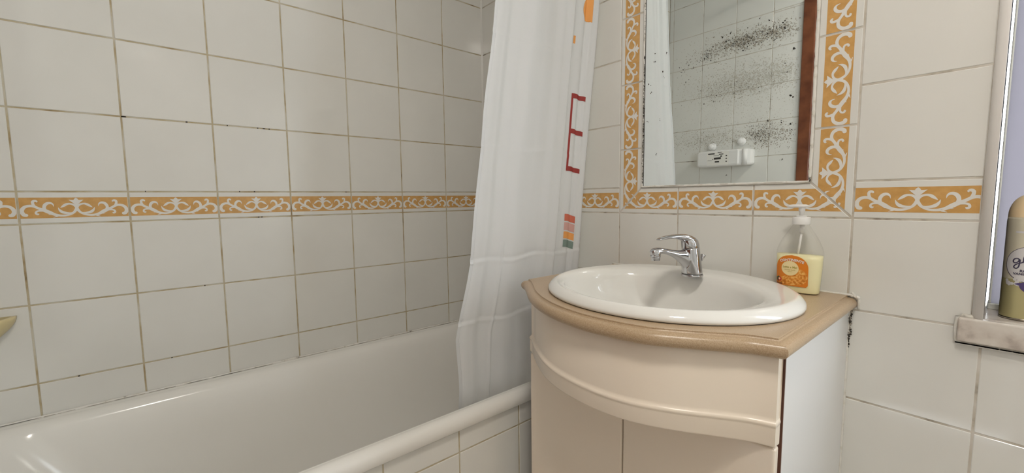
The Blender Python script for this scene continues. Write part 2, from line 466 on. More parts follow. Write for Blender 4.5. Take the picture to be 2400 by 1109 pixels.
specks(mb, mpE, 0.58, 1.425, 0.035, 0.030, 150, 0.0028, 'mould')
specks(mb, mpE, 0.70, 1.420, 0.05, 0.035, 240, 0.0030, 'mould_brown')
specks(mb, mpE, 0.47, 1.985, 0.16, 0.045, 900, 0.0028, 'mould_pale')
specks(mb, mpE, 0.30, 1.430, 0.14, 0.035, 900, 0.0030, 'mould_pale')
specks(mb, mpE, 0.30, 1.430, 0.12, 0.035, 140, 0.0028, 'mould_brown')
specks(mb, mpE, 0.45, 1.60, 0.25, 0.12, 1300, 0.0022, 'mould_pale')
for sx, sz in [(0.56,2.09),(0.61,2.06),(0.70,1.80),(0.74,1.87),(0.73,1.62),(0.35,2.04),(0.40,2.05),(0.62,1.50),(0.74,1.47),(0.74,1.43),(0.70,1.27),(0.40,1.20),(0.25,1.66)]:
    specks(mb, mpE, sx, sz, 0.003, 0.003, 3, 0.0045, 'mould')
struct(mb.build('wall_end'))
mb = MB(); backing(mb, mpR, [(YE-0.12,0.12,0,HC)]); tiled(mb, mpR, YE, 0, -0.2)
struct(recalc(mb.build('wall_right')))
mb = MB(); mb.box(0, XR, YE, 0, -0.06, 0.0, 'floor'); fl = struct(mb.build('floor'))
mb = MB(); mb.box(-0.12, XR+0.12, YE-0.12, 0.2, HC, HC+0.1, 'plaster'); struct(mb.build('ceiling'))

# door behind the camera
door = bpy.data.objects.new('door_1', None); C.objects.link(door); door.location = ((DX0+DX1)/2, YE, 0); struct(door)
L0 = tuple(door.location)
mb = MB()
mb.box(DX0-0.058, DX0, YE-0.12, YE+0.014, 0, DZ+0.05, 'wood'); mb.box(DX1, DX1+0.058, YE-0.12, YE+0.014, 0, DZ+0.05, 'wood'); mb.box(DX0, DX1, YE-0.12, YE+0.014, DZ, DZ+0.05, 'wood')
local(mb, L0).build('door_casing', door, 0.004)
mb = MB(); mb.box(DX0+0.004, DX1-0.004, YE-0.06, YE-0.02, 0.006, DZ-0.004, 'wood')
for z0, z1 in ((0.15,0.9),(1.05,1.9)): mb.box(DX0+0.13, DX1-0.13, YE-0.02, YE-0.012, z0, z1, 'wood')
leaf = local(mb, L0).build('door_leaf', door, 0.006)
mb = MB(); mb.lathe([(0.024,0),(0.024,0.006),(0.009,0.008),(0.009,0.04)], 'chrome', n=24); mb.tube([(0,0,0.036),(0.05,0,0.04),(0.11,0,0.038)], 0.009, 'chrome')
h = mb.build('door_handle', leaf); h.location = (0.33, -0.02, 1.0); h.rotation_euler = (-PI/2, 0, PI)

# unseen ceiling lamp, added to fill the room with warm light
LX, LY = 1.68, -1.14
t = thing('fill_lamp', 'unseen round opal ceiling lamp, added as warm fill light near the door', 'lamp', (LX, LY, HC))
mb = MB(); mb.lathe([(0.15,0),(0.15,-0.02),(0.14,-0.025)], 'white_plastic'); mb.build('fill_lamp_base', t)
opal = bpy.data.materials.new('opal_glass'); opal.use_nodes = True
ob = opal.node_tree.nodes['Principled BSDF']; ob.inputs['Base Color'].default_value = (0.8,0.78,0.72,1); ob.inputs['Emission Color'].default_value = (*LAMP_COL,1); ob.inputs['Emission Strength'].default_value = LAMP_POWER
M['opal'] = opal
mb = MB(); mb.lathe([(0.14*math.cos(a*PI/16), -0.022-0.06*math.sin(a*PI/16)) for a in range(8)]+[(0.0005,-0.082)], 'opal', cap0=False); mb.build('fill_lamp_shade', t)

# ------------------------------------------------------------------ window
win = bpy.data.objects.new('window_1', None); C.objects.link(win); win.location = ((WX0+WX1)/2, 0.0, WZ0); struct(win)
LW = tuple(win.location)
mb = MB(); y0, y1 = 0.108, 0.150
for x0, x1 in ((WX0+0.0044, WX0+0.0080), (1.86, 1.90), (WX1-0.03, WX1)):
    mb.box(x0, x1, y0, y1, WZ0+0.012, WZ1, 'frame')
mb.box(WX0+0.0034, WX1, y0, y1, WZ0+0.0, WZ0+0.012, 'frame'); mb.box(WX0+0.0034, WX1, y0, y1, WZ1-0.03, WZ1, 'frame')
local(mb, LW).build('window_frame', win, 0.002)
mb = MB(); mb.box(WX0+0.006, 1.862, 0.116, 0.121, WZ0+0.010, WZ1-0.028, 'frosted'); local(mb, LW).build('window_pane', win)
# reveal
mb = MB()
mb.box(WX0-0.002, WX0, 0.004, 0.2, WZ0, WZ1, 'frame'); mb.box(WX1, WX1+0.002, 0.004, 0.2, WZ0, WZ1, 'frame'); mb.box(WX0, WX1, 0.004, 0.2, WZ1, WZ1+0.002, 'frame')
local(mb, LW).build('window_reveal', win)
# sill: marble slab with rounded left corner
mb = MB()
mb.box(1.5005, WX1+0.03, -0.016, 0.0, WZ0-0.046, WZ0, 'sill')
mb.box(WX0, WX1, 0.0, 0.2, WZ0-0.045, WZ0, 'sill')
local(mb, LW).build('window_sill', win, 0.004, 3)
mb = MB()
pts = [(1.4995,-0.003,WZ0-0.001),(1.4985,-0.003,WZ0-0.022),(1.4995,-0.003,WZ0-0.046),(1.508,-0.003,WZ0-0.051)]
mb.tube([(1.530,-0.003,WZ0+0.001),(1.506,-0.003,WZ0+0.003)]+pts+[(1.6,-0.003,WZ0-0.050),(XR-0.2,-0.003,WZ0-0.050)], 0.0035, 'caulk', 8)
for k in range(90):
    x = 1.5+abs(rnd.gauss(0,0.06)); mb.add([(x+0.003*math.cos(a), -0.0170, WZ0-0.0475+0.0014*math.sin(a)) for a in (0,1,2,3,4,5)], [(0,1,2,3,4,5)], 'mould')
local(mb, LW).build('sill_sealant', win)
# quarter-round trim down the left edge of the window
mb = MB(); n = 8
ring = [(1.5170, 0.0)]+[(1.5170+0.0135*(1-math.cos(a*PI/2/n)), -0.0105*math.sin(a*PI/2/n)) for a in range(n+1)]+[(1.5315,-0.0105),(1.5315,0.012)]
rings = [[(x, y, z) for x, y in ring] for z in (WZ0, WZ0+0.5, WZ1+0.01)]
mb.loft(rings, 'frame'); struct(recalc(mb.build('trim_1')))
M['frame_trim'] = mat('pale_trim', (0.82, 0.79, 0.76), 0.3)
bpy.data.objects['trim_1'].data.materials[0] = M['frame_trim']

# ------------------------------------------------------------------ mirror
MX0, MX1, MZ0, MZ1 = 0.8185, 1.2485, 1.1045, 1.936
t = thing('wall_mirror', 'tall spotted mirror framed by orange scroll tiles above the washbasin', 'mirror', ((MX0+MX1)/2, 0, MZ0))
LM = tuple(t.location)
mb = MB(); mb.box(MX0, MX1, -0.0035, -0.0005, MZ0, MZ1, 'mirror')
from_px = [(0.852,1.489),(0.850,1.463),(0.888,1.480),(0.879,1.430),(0.880,1.414),(0.832,1.403),(0.838,1.378),(0.872,1.298),(0.830,1.296),(1.196,1.355),(1.210,1.300),(1.186,1.246),(1.02,1.46),(0.943,1.385),(0.86,1.20)]
for x, z in from_px:
    for q in range(2):
        r = rnd.uniform(0.0007, 0.0017); cx, cz = x+rnd.gauss(0,0.0025), z+rnd.gauss(0,0.0025)
        mb.add([(cx+r*math.cos(a), -0.0036-q*1e-5, cz+1.4*r*math.sin(a)) for a in (0,1,2,3,4,5)], [(5,4,3,2,1,0)], 'mould')
local(mb, LM).build('mirror_glass', t)
mb = MB()
def bead(mb, pts, r, m='caulk'):
    P = []
    for i in range(len(pts)-1):
        a, b = Vector(pts[i]), Vector(pts[i+1]); k = max(2, int((b-a).length/0.012))
        for j in range(k): P.append(a.lerp(b, j/k))
    P.append(Vector(pts[-1]))
    mb.tube([p+Vector((rnd.uniform(-1,1),rnd.uniform(-1,1),rnd.uniform(-1,1)))*r*0.12 for p in P], [r*rnd.uniform(0.85,1.15) for _ in P], m, 8)
bead(mb, [(0.8145,-0.0015,MZ1),(0.8145,-0.0015,1.102),(1.2500,-0.0015,1.102),(1.2500,-0.0015,MZ1)], 0.0036)
mb.box(0.8190,0.8205,-0.0040,-0.0034,MZ0,MZ1,'mould')
def grime(mb, x, y, z, sx, sz, n, r0):
    for k in range(n):
        px, pz = x+rnd.gauss(0,sx), z+rnd.uniform(-sz,sz); r = r0*rnd.uniform(0.4,1.2); e = rnd.uniform(0.8,2.6)
        mb.add([(px+r*math.cos(a), y-k*1e-6, pz+e*r*math.sin(a)) for a in (0,1,2,3,4,5)], [(5,4,3,2,1,0)], 'mould')
grime(mb, 0.8172, -0.0052, 1.30, 0.0007, 0.19, 330, 0.0011)
grime(mb, 0.8172, -0.0052, 1.75, 0.0006, 0.20, 80, 0.0009)
for x, w in ((0.92,0.06),(1.06,0.02),(1.18,0.05)):
    mb.box(x-w/2, x+w/2, -0.0053, -0.0046, 1.1025, 1.1033, 'mould_brown')
grime(mb, 1.2520, -0.0050, 1.104, 0.0015, 0.004, 8, 0.0010)
local(mb, LM).build('mirror_sealant', t)

# ------------------------------------------------------------------ bathtub
def rrect(x0, x1, y0, y1, r, z, n=10):
    pts = []
    for cx, cy, a0 in ((x1-r,y1-r,0),(x0+r,y1-r,PI/2),(x0+r,y0+r,PI),(x1-r,y0+r,3*PI/2)):
        for k in range(n+1):
            a = a0+k*PI/2/n; pts.append((cx+r*math.cos(a), cy+r*math.sin(a), z))
    # extra points along straight sides come from the loft being planar there
    return pts
TX1, RZ = 0.700, 0.534
mb = MB()
T = [(0.002,TX1-0.004,YE+0.002,-0.002,0.004,RZ-0.040), (0.002,TX1,YE+0.002,-0.002,0.005,RZ-0.036), (0.002,TX1,YE+0.002,-0.002,0.006,RZ-0.018),
     (0.002,TX1-0.002,YE+0.002,-0.002,0.008,RZ-0.010),(0.002,TX1-0.008,YE+0.002,-0.002,0.010,RZ-0.004),(0.002,TX1-0.016,YE+0.003,-0.003,0.012,RZ-0.001),
     (0.010,TX1-0.024,YE+0.012,-0.012,0.02,RZ),(0.014,TX1-0.027,YE+0.02,-0.02,0.03,RZ-0.0022),(0.022,TX1-0.031,YE+0.035,-0.03,0.05,RZ-0.0016),(0.034,TX1-0.036,YE+0.05,-0.042,0.08,RZ-0.003),
     (0.044,TX1-0.044,YE+0.062,-0.054,0.10,RZ-0.009),(0.052,TX1-0.051,YE+0.072,-0.066,0.11,RZ-0.020),(0.060,TX1-0.058,YE+0.085,-0.08,0.12,RZ-0.045),
     (0.078,TX1-0.070,YE+0.14,-0.10,0.13,RZ-0.14),(0.098,TX1-0.088,YE+0.22,-0.125,0.14,RZ-0.26),(0.115,TX1-0.105,YE+0.28,-0.15,0.13,RZ-0.34),
     (0.14,TX1-0.13,YE+0.33,-0.18,0.12,RZ-0.375),(0.18,TX1-0.17,YE+0.38,-0.22,0.10,RZ-0.39)]
rings = [rrect(*a) for a in T]
mb.loft(rings, 'enamel', True, cap0=False, cap1=True)
tub = recalc(mb.build('bathtub'))
tag(tub, 'long white enamel bathtub along the tiled left wall', 'bathtub')
tub2 = tub
mb = MB(); mb.lathe([(0.028,0.001),(0.03,0.003),(0.022,0.004),(0.0005,0.002)], 'chrome', (0.35,-0.30,RZ-0.389), 24); mb.build('drain', tub)
mb = MB()
bead(mb, [(0.004,YE+0.01,RZ+0.001),(0.004,-0.01,RZ+0.001)], 0.0042)
for k in range(46):
    y = rnd.uniform(YE, -0.1); l = rnd.uniform(0.01,0.07); mb.box(0.0075,0.0085,y,min(y+l,-0.01),RZ+0.0012,RZ+0.0020,'mould_brown')
mb.build('tub_sealant', tub)
# tiled apron in front of the tub
AX = 0.688
mpA = lambda u, v, d: (AX+d, u, v)
mb = MB()
for x0, x1, z0, z1 in [(YE,-0.0025,0,0.492)]:
    vs = [(AX-d, y, z) for d in (TH, 0.06) for y, z in ((x0,z0),(x1,z0),(x1,z1),(x0,z1))]
    mb.add(vs, [(0,1,2,3),(7,6,5,4),(0,4,5,1),(1,5,6,2),(2,6,7,3),(3,7,4,0)], 'grout')
for z0, z1 in ((0,0.0315),(0.0315,0.2315),(0.2315,0.4315),(0.4315,0.491)):
    for a, c0, c1 in cols(YE, -0.003, -0.4035):
        if c1-c0 > 0.01 and z1-z0 > 0.01: add_tile(mb, [(c0,z0),(c1,z0),(c1,z1),(c0,z1)], mpA)
mb.box(AX-0.004, AX+0.0008, YE, -0.003, 0.4905, 0.4945, 'mould_brown')
for y0, y1 in ((-0.72,-0.66),(-0.70,-0.62),(-0.60,-0.55),(-0.30,-0.22)): mb.box(AX-0.003, AX+0.0016, y0, y1, 0.4905, 0.4940, 'mould')
struct(recalc(mb.build('wall_tub_front')))

# soap dish at the left edge of the picture
mb = MB(); rings = []
for k in range(9):
    a = k/8; w = 0.062*math.sin(PI*(0.18+0.64*min(a*1.0,1))) ; z = 0.748+0.052*a
    ww = 0.030+0.034*math.sin(a*PI/2); dd = 0.022+0.046*math.sin(a*PI/2)
    rings.append([(max(0.0012, dd*math.sin(PI*j/20))*1.0, -1.487+ww*math.cos(PI*j/20), z) for j in range(21)])
inner = [[(max(0.003, (x-0.005)), -1.487+(y+1.487)*0.88, z+0.000) for x, y, z in rings[-1]], [(max(0.003,(x-0.014)), -1.487+(y+1.487)*0.7, z-0.022) for x, y, z in rings[-1]]]
mb.loft(rings+inner, 'dish', True)
tag(recalc(mb.build('soap_dish')), 'pale yellow soap dish fixed to the left wall above the bathtub', 'soap dish')

# ------------------------------------------------------------------ shower curtain, rod and rings
def lerp_t(z, tab):
    tab = sorted(tab)
    if z <= tab[0][0]: return tab[0][1]
    for (a, va), (b, vb) in zip(tab, tab[1:]):
        if z <= b:
            t = (z-a)/(b-a); return va+(vb-va)*t
    return tab[-1][1]
YL = [(0.42,-0.545),(0.53,-0.556),(0.60,-0.560),(0.70,-0.568),(0.81,-0.548),(0.90,-0.531),(1.03,-0.516),(1.15,-0.503),(1.30,-0.480),(1.45,-0.458),(1.59,-0.436),(2.22,-0.355)]
YR = [(0.42,-0.12),(0.865,-0.105),(1.02,-0.098),(1.295,-0.068),(1.567,-0.039),(1.70,-0.026),(2.22,-0.012)]
XC = [(0.42,0.598),(0.55,0.618),(0.8,0.638),(1.0,0.648),(1.5,0.652),(2.22,0.660)]
FOLD = [(0,0.0),(0.05,0.003),(0.10,0.001),(0.16,-0.005),(0.24,-0.002),(0.34,0.006),(0.46,0.002),(0.56,0.0),(0.64,0.008),(0.715,0.014),(0.728,0.010),(0.733,-0.002),(0.740,-0.009),(0.79,-0.006),(0.86,0.0),(0.885,-0.003),(0.92,0.009),(0.965,0.015),(0.99,0.010),(1.0,0.0)]
def fold(q):
    for (a, va), (b, vb) in zip(FOLD, FOLD[1:]):
        if q <= b+1e-9:
            t = (q-a)/(b-a); t = t*t*(3-2*t); return va+(vb-va)*t
    return 0
def curt(q, z, off=0.0):
    yl, yr = lerp_t(z, YL), lerp_t(z, YR)
    y = yl+(yr-yl)*q
    amp = 0.8+0.5*min(1, max(0, (z-0.4)/1.2))
    x = lerp_t(z, XC)+fold(q)*amp
    x += 0.0030*math.sin(9*q+3.1*z)*math.sin(4.3*z+1)
    for zc in (0.735, 0.900, 1.205, 1.50):
        x += (0.0021 if zc < 1.1 else 0.0012)*math.exp(-((z-zc-0.004*math.sin(14*q))/0.0042)**2)*(0.4+0.6*abs(math.sin(7*q+zc*9)))
        x -= (0.0014 if zc < 1.1 else 0.0006)*math.exp(-((z-zc-0.010-0.004*math.sin(14*q))/0.006)**2)
    qc = 0.24
    if z < 0.95: x += 0.0040*math.exp(-((q-qc-0.01*math.sin(9*z))/0.008)**2)
    x += 0.0018*math.sin(31*q+17*z)*math.sin(23*z-12*q)*max(0, 1.25-z)
    y += 0.0022*math.sin(21*z+2)*(1 if q < 0.03 else 0)
    return (x+off, y-off*0.7, z)
mb = MB(); NQ, NZ = 150, 380
ZC0, ZC1 = 0.43, 2.234
vs = [curt(i/NQ, ZC0+(ZC1-ZC0)*j/NZ) for j in range(NZ+1) for i in range(NQ+1)]
fs = [(j*(NQ+1)+i, j*(NQ+1)+i+1, (j+1)*(NQ+1)+i+1, (j+1)*(NQ+1)+i) for j in range(NZ) for i in range(NQ)]
mb.add(vs, fs, 'cloth', True)
# hem along the free edge
vs = []; K = 330
for j in range(K+1):
    z = ZC0+(ZC1-ZC0)*j/K
    for q, off in ((0,0.0),(0,0.0016),(0.020,0.0018),(0.021,0.0002)): 
        p = curt(q, z, off); vs.append(p)
fs = [(j*4+i, j*4+i+1, j*4+i+5, j*4+i+4) for j in range(K) for i in range(3)]
mb.add(vs, fs, 'cloth', False)
def patch(poly, m, off=0.0009, nq=14, nz=14):
    """poly = (q0,q1,z0,z1) or function-bounded patch"""
    q0, q1, z0, z1 = poly[:4]; fn = poly[4] if len(poly) > 4 else None
    vs = []
    for j in range(nz+1):
        for i in range(nq+1):
            q, z = q0+(q1-q0)*i/nq, z0+(z1-z0)*j/nz
            if fn: q, z = fn(q, z, i/nq, j/nz)
            vs.append(curt(q, z, off))
    mb.add(vs, [(j*(nq+1)+i, j*(nq+1)+i+1, (j+1)*(nq+1)+i+1, (j+1)*(nq+1)+i) for j in range(nz) for i in range(nq)], m, True)
# big red letter E with bevel-cut arm ends
skew = lambda q, z, a, b: (q+0.010*(1-b)*a*0, z-0.010*a*a)
E0, E1 = 0.812, 0.925
patch((E0, E0+0.016, 1.156, 1.396), 'print_red', nz=40)
for zt in (1.396, 1.287, 1.170):
    patch((E0, E1, zt-0.0145, zt, skew), 'print_red', 0.0010)
for z1, z0, m in ((1.021,0.999,'print_coral'),(0.995,0.970,'print_pink'),(0.966,0.944,'print_orange'),(0.940,0.917,'print_green')):
    patch((0.828, 0.915, z0, z1, skew), m)
patch((0.785, 0.805, 1.548, 1.572), 'print_orange')
def half(q, z, a, b):                     # half disc cut by the fold at the right
    t = b*2-1; w = math.sqrt(max(0, 1-t*t)); return (0.922-0.075*w*(1-a), z)
patch((0.85, 0.922, 1.617, 1.700, half), 'print_orange', 0.0010, 14, 26)
cur = mb.build('shower_curtain')
tag(cur, 'white fabric shower curtain with a red letter E and coloured bars, hanging inside the bathtub', 'shower curtain')
mb = MB(); mb.tube([(0.66,YE+0.003,2.245),(0.66,-0.003,2.245)], 0.011, 'white_plastic', 20)
for y in (YE+0.002,-0.012): mb.tube([(0.66,y,2.245),(0.66,y+0.010,2.245)], 0.022, 'white_plastic', 24)
tag(mb.build('curtain_rod'), 'white tubular shower curtain rod over the edge of the bathtub', 'curtain rod')
# ------------------------------------------------------------------ vanity cabinet
VL, VR = 0.766, 1.336
FRONT = [(0.7655,-0.430),(0.785,-0.440),(0.83,-0.472),(0.90,-0.513),(0.97,-0.537),(1.05,-0.546),(1.13,-0.537),(1.20,-0.506),(1.26,-0.468),(1.30,-0.444),(1.334,-0.432)]
def cr(pts, n=8):
    Q = []
    for i in range(len(pts)-1):
        p0, p1, p2, p3 = pts[max(i-1,0)], pts[i], pts[i+1], pts[min(i+2, len(pts)-1)]
        for k in range(n):
            t = k/n
            Q.append(tuple(0.5*((2*p1[c])+(-p0[c]+p2[c])*t+(2*p0[c]-5*p1[c]+4*p2[c]-p3[c])*t*t+(-p0[c]+3*p1[c]-3*p2[c]+p3[c])*t**3) for c in range(len(p1))))
    Q.append(tuple(pts[-1])); return Q
t = thing('vanity_cabinet', 'cream bathroom vanity cabinet with bowed drawer front between bathtub and window', 'cabinet', ((VL+VR)/2, -0.2, 0))
LV = tuple(t.location)
for x0, x1 in ((VR-0.016, VR), (VL, VL+0.016)):
    mb = MB(); mb.box(x0, x1, -0.404, -0.003, 0.0, 0.8215, 'melamine')
    mb.box(x0+0.0005, x1-0.0005, -0.4062, -0.4040, 0.0, 0.8210, 'rawedge')
    local(mb, LV).build('side_panel', t)
mb = MB(); mb.box(VL+0.016, VR-0.016, -0.39, -0.003, 0.08, 0.096, 'melamine'); local(mb, LV).build('bottom_panel', t)
mb = MB(); mb.box(VL+0.016, VR-0.016, -0.012, -0.003, 0.096, 0.80, 'melamine'); local(mb, LV).build('back_panel', t)
mb = MB(); mb.box(VL+0.016, VR-0.016, -0.36, -0.345, 0.0, 0.08, 'rawedge'); local(mb, LV).build('kick_board', t)
# bowed drawer front with a moulded band along its lower edge
fc = cr(FRONT, 8)
nrm = []
for i in range(len(fc)):
    a, b = fc[max(i-1,0)], fc[min(i+1,len(fc)-1)]; dx, dy = b[0]-a[0], b[1]-a[1]; l = math.hypot(dx,dy); nrm.append((dy/l, -dx/l))
YB = -0.4125
def dring(off, z): return [(p[0]+n[0]*off, p[1]+n[1]*off, z) for p, n in zip(fc, nrm)]
def arch(i):                              # band line lifts a little towards both ends
    u = (fc[i][0]-1.05)/0.284; return 0.002*abs(u)**3
PROF = [(-0.004,0.674),(-0.0010,0.6745),(0.0,0.677),(0.0,0.703),(0.0005,0.7055),(0.0018,0.7075),(0.0018,0.7100),(0.0,0.7125),(-0.0035,0.7150),(-0.0042,0.719),(-0.0042,0.816),(-0.006,0.8195)]
mb = MB(); rings = []
for off, z in PROF:
    r = dring(off, z)
    if 0.70 < z < 0.72: r = [(x, y, zz+arch(i)) for i, (x, y, zz) in enumerate(r)]
    rings.append(r)
n = len(fc); vs = [p for r in rings for p in r]; fs = []
for i in range(len(rings)-1):
    for j in range(n-1): fs.append((i*n+j, i*n+j+1, (i+1)*n+j+1, (i+1)*n+j))
mb.add(vs, fs, 'lacquer', True)
# flat back, ends, top and bottom
kb = [(p[0], YB, 0.674) for p in fc]; kt = [(p[0], YB, 0.8195) for p in fc]
mb.add(kb+rings[0], [(j, j+1, n+j+1, n+j) for j in range(n-1)], 'lacquer')
mb.add(kt+rings[-1], [(j+1, j, n+j, n+j+1) for j in range(n-1)], 'lacquer')
mb.add(kb+kt, [(j+1, j, n+j, n+j+1) for j in range(n-1)], 'lacquer')
for e in (0, n-1):
    col = [r[e] for r in rings]; vs = col+[(c[0], YB, c[2]) for c in col]; m_ = len(col)
    mb.add(vs, [(i, i+1, m_+i+1, m_+i) for i in range(m_-1)], 'lacquer')
recalc(local(mb, LV).build('drawer_front', t))
# two flat doors
for x0, x1 in ((VL, 1.0485), (1.0515, 1.334)):
    mb = MB(); mb.box(x0, x1, -0.4305, YB, 0.085, 0.671, 'lacquer'); local(mb, LV).build('cabinet_door', t, 0.004, 3)
mb = MB(); mb.box(VL+0.02, VR-0.02, -0.4105, -0.4065, 0.10, 0.80, 'rawedge'); local(mb, LV).build('carcass_edge', t)
# grime and sealant down the joint with the wall
mb = MB()
bead(mb, [(VR+0.001,-0.002,0.0),(VR+0.001,-0.002,0.817)], 0.0026)
for k in range(14):
    pass
for k in range(130):
    z = 0.820-abs(rnd.gauss(0,0.040)); x = VR+0.003+rnd.gauss(0,0.0016); r = rnd.uniform(0.0005,0.0021)
    mb.add([(x+r*math.cos(a), -0.0042-k*1e-6, z+1.6*r*math.sin(a)) for a in (0,1,2,3,4,5)], [(5,4,3,2,1,0)], 'mould' if k%3 else 'mould_brown')
local(mb, LV).build('joint_sealant', t)

# ------------------------------------------------------------------ stone counter
CT = 0.8515
BEADL = [(0.7155,-0.003),(0.7155,-0.20),(0.7155,-0.388)]
BEADF = [(0.7155,-0.388),(0.738,-0.400),(0.787,-0.437),(0.84,-0.477),(0.903,-0.511),(0.97,-0.534),(1.053,-0.544),(1.151,-0.530),(1.212,-0.498),(1.2655,-0.4625),(1.295,-0.443),(1.3315,-0.4300)]
BEADR = [(1.3315,-0.4300),(1.3315,-0.20),(1.3315,-0.003)]
base = BEADL[:-1]+cr(BEADF, 7)+BEADR[1:]
def offs(poly, d):
    out = []
    for i, p in enumerate(poly):
        dirs = []
        if i > 0: a = (p[0]-poly[i-1][0], p[1]-poly[i-1][1]); l = math.hypot(*a); dirs.append((a[0]/l, a[1]/l))
        if i < len(poly)-1: a = (poly[i+1][0]-p[0], poly[i+1][1]-p[1]); l = math.hypot(*a); dirs.append((a[0]/l, a[1]/l))
        ns = [(v[1], -v[0]) for v in dirs]
        # path runs: down the left side (-y), along the front (+x), up the right (+y); outward is to its right
        if len(ns) == 1: nx, ny = ns[0]; s = 1
        else:
            nx, ny = ns[0][0]+ns[1][0], ns[0][1]+ns[1][1]; l = math.hypot(nx, ny); nx, ny = nx/l, ny/l; s = 1/max(0.5, nx*ns[0][0]+ny*ns[0][1])
        out.append((p[0]+nx*d*s, p[1]+ny*d*s))
    return out
BCX, BCY, BA, BB = 1.043, -0.267, 0.274, 0.253
cprof = [(-0.004,0.0),(-0.0006,0.0),(0.0,-0.0006),(0.0002,-0.0030),(0.0018,-0.0046),(0.0042,-0.0046)]
cprof += [(0.0055+0.0125*math.sin(a*PI/10), -0.0172+0.0125*math.cos(a*PI/10)) for a in range(0, 11)]
cprof += [(-0.010,-0.0300)]
mb = MB(); rings = []
for d, dz in cprof: rings.append([(x, y, CT+dz) for x, y in offs(base, d)])
n = len(base)
for i in range(len(rings)-1):
    mb.add(rings[i]+rings[i+1], [(j, j+1, n+j+1, n+j) for j in range(n-1)], 'stone', True)
# top ring around the oval cut-out
def cutpt(p, k=0.90):
    a = math.atan2((p[1]-BCY)/BB, (p[0]-BCX)/BA); return (BCX+BA*k*math.cos(a), BCY+BB*k*math.sin(a))
def toppts():
    o = list(offs(base, -0.004))
    b = o[-1]; a = o[0]
    o += [(b[0]+(a[0]-b[0])*k/40, -0.003) for k in range(1, 40)]
    return o
tp = toppts(); nn = len(tp)
cut = [cutpt(p) for p in tp]
for zz, flip in ((CT, 0), (CT-0.030, 1)):
    vs = [(x, y, zz) for x, y in tp]+[(x, y, zz) for x, y in cut]
    mb.add(vs, [(j, (j+1)%nn, nn+(j+1)%nn, nn+j) for j in range(nn)], 'stone')
vs = [(x, y, CT) for x, y in cut]+[(x, y, CT-0.03) for x, y in cut]
mb.add(vs, [(j, (j+1)%nn, nn+(j+1)%nn, nn+j) for j in range(nn)], 'stone')
vs = [(x, y, CT) for x, y in (tp[-40:]+tp[:1])]+[(x, y, CT-0.03) for x, y in (tp[-40:]+tp[:1])]
mb.add(vs, [(j, j+1, 41+j+1, 41+j) for j in range(40)], 'stone')
ct = mb.build('vanity_counter')
bm = bmesh.new(); bm.from_mesh(ct.data); bmesh.ops.remove_doubles(bm, verts=bm.verts, dist=2e-5); bmesh.ops.recalc_face_normals(bm, faces=bm.faces); bm.to_mesh(ct.data); bm.free()
es = ct.modifiers.new('split', 'EDGE_SPLIT'); es.split_angle = math.radians(40)
tag(ct, 'beige stone vanity counter with rounded moulded front edge under the washbasin', 'counter')
mb = MB(); bead(mb, [(0.71,-0.0035,CT+0.001),(1.343,-0.0030,CT+0.001),(1.3515,-0.0020,CT-0.008),(1.352,-0.0020,CT-0.028)], 0.0026)
for k in range(9):
    r = 0.003*rnd.uniform(0.7,1.4); a = rnd.uniform(0,PI); 
    mb.lathe([(r*math.sin(q*PI/6)+1e-5, -r*math.cos(q*PI/6)) for q in range(7)], 'caulk', (1.338+rnd.uniform(-0.006,0.014), -0.004, CT+rnd.uniform(-0.012,0.005)), 8)
mb.build('counter_sealant', ct)

# ------------------------------------------------------------------ washbasin (drop-in oval)
NB = 96
def ell(cx, cy, a, b, z, zb=None):
    out = []
    for j in range(NB):
        th = 2*PI*j/NB; c_, s_ = math.cos(th), math.sin(th)
        e = 2.0+(0.45 if c_ < 0 else 0.45*max(0, 1-c_*4))*max(0, s_); k = (abs(c_)**e+abs(s_)**e)**(-1/e)
        x = cx+a*c_*k; y = cy+b*s_*k
        f = (y-(cy-b))/(2*b)
        out.append((x, y, z if zb is None else z+(zb-z)*f))
    return out
RT = CT+0.0185                            # crest of the rim
IX = BCX-0.013
bas = [
 (BCX,BCY,BA*0.93,BB*0.93,CT+0.0015,None),(BCX,BCY,BA*0.985,BB*0.985,CT+0.0012,None),(BCX,BCY,BA,BB,CT+0.0020,None),(BCX,BCY,BA+0.0008,BB+0.0008,CT+0.0060,CT+0.0070),(BCX,BCY,BA-0.0008,BB-0.0008,CT+0.0100,CT+0.0130),
 (BCX,BCY,BA-0.0065,BB-0.0065,CT+0.0158,CT+0.0195),(BCX,BCY,BA-0.0130,BB-0.0130,CT+0.0202,CT+0.0240),(BCX,BCY,BA-0.0170,BB-0.0170,CT+0.0218,CT+0.0255),(BCX,BCY,BA-0.0205,BB-0.020,CT+0.0219,CT+0.0256),
 (BCX-0.002,BCY-0.004,BA-0.0265,BB-0.029,CT+0.0204,CT+0.0250),(BCX-0.006,BCY-0.012,BA-0.037,BB-0.046,CT+0.0172,CT+0.0238),(IX+0.002,BCY-0.017,BA-0.046,BB-0.064,CT+0.0138,CT+0.0220),
 (IX,BCY-0.021,BA-0.051,BB-0.074,CT+0.0085,CT+0.0175),(IX,BCY-0.023,BA-0.057,BB-0.081,CT-0.006,CT+0.002),(IX,BCY-0.022,BA-0.066,BB-0.088,CT-0.030,None),(IX,BCY-0.020,BA-0.082,BB-0.093,CT-0.062,None),
 (IX,BCY-0.018,BA-0.112,BB-0.114,CT-0.098,None),(IX,BCY-0.014,BA-0.155,BB-0.145,CT-0.121,None),(IX,BCY-0.011,BA-0.205,BB-0.190,CT-0.131,None),(IX,BCY-0.01,0.024,0.024,CT-0.1355,None)]
mb = MB(); mb.loft([ell(*a) for a in bas], 'ceramic', True, cap0=False, cap1=True)
wb = recalc(mb.build('washbasin'))
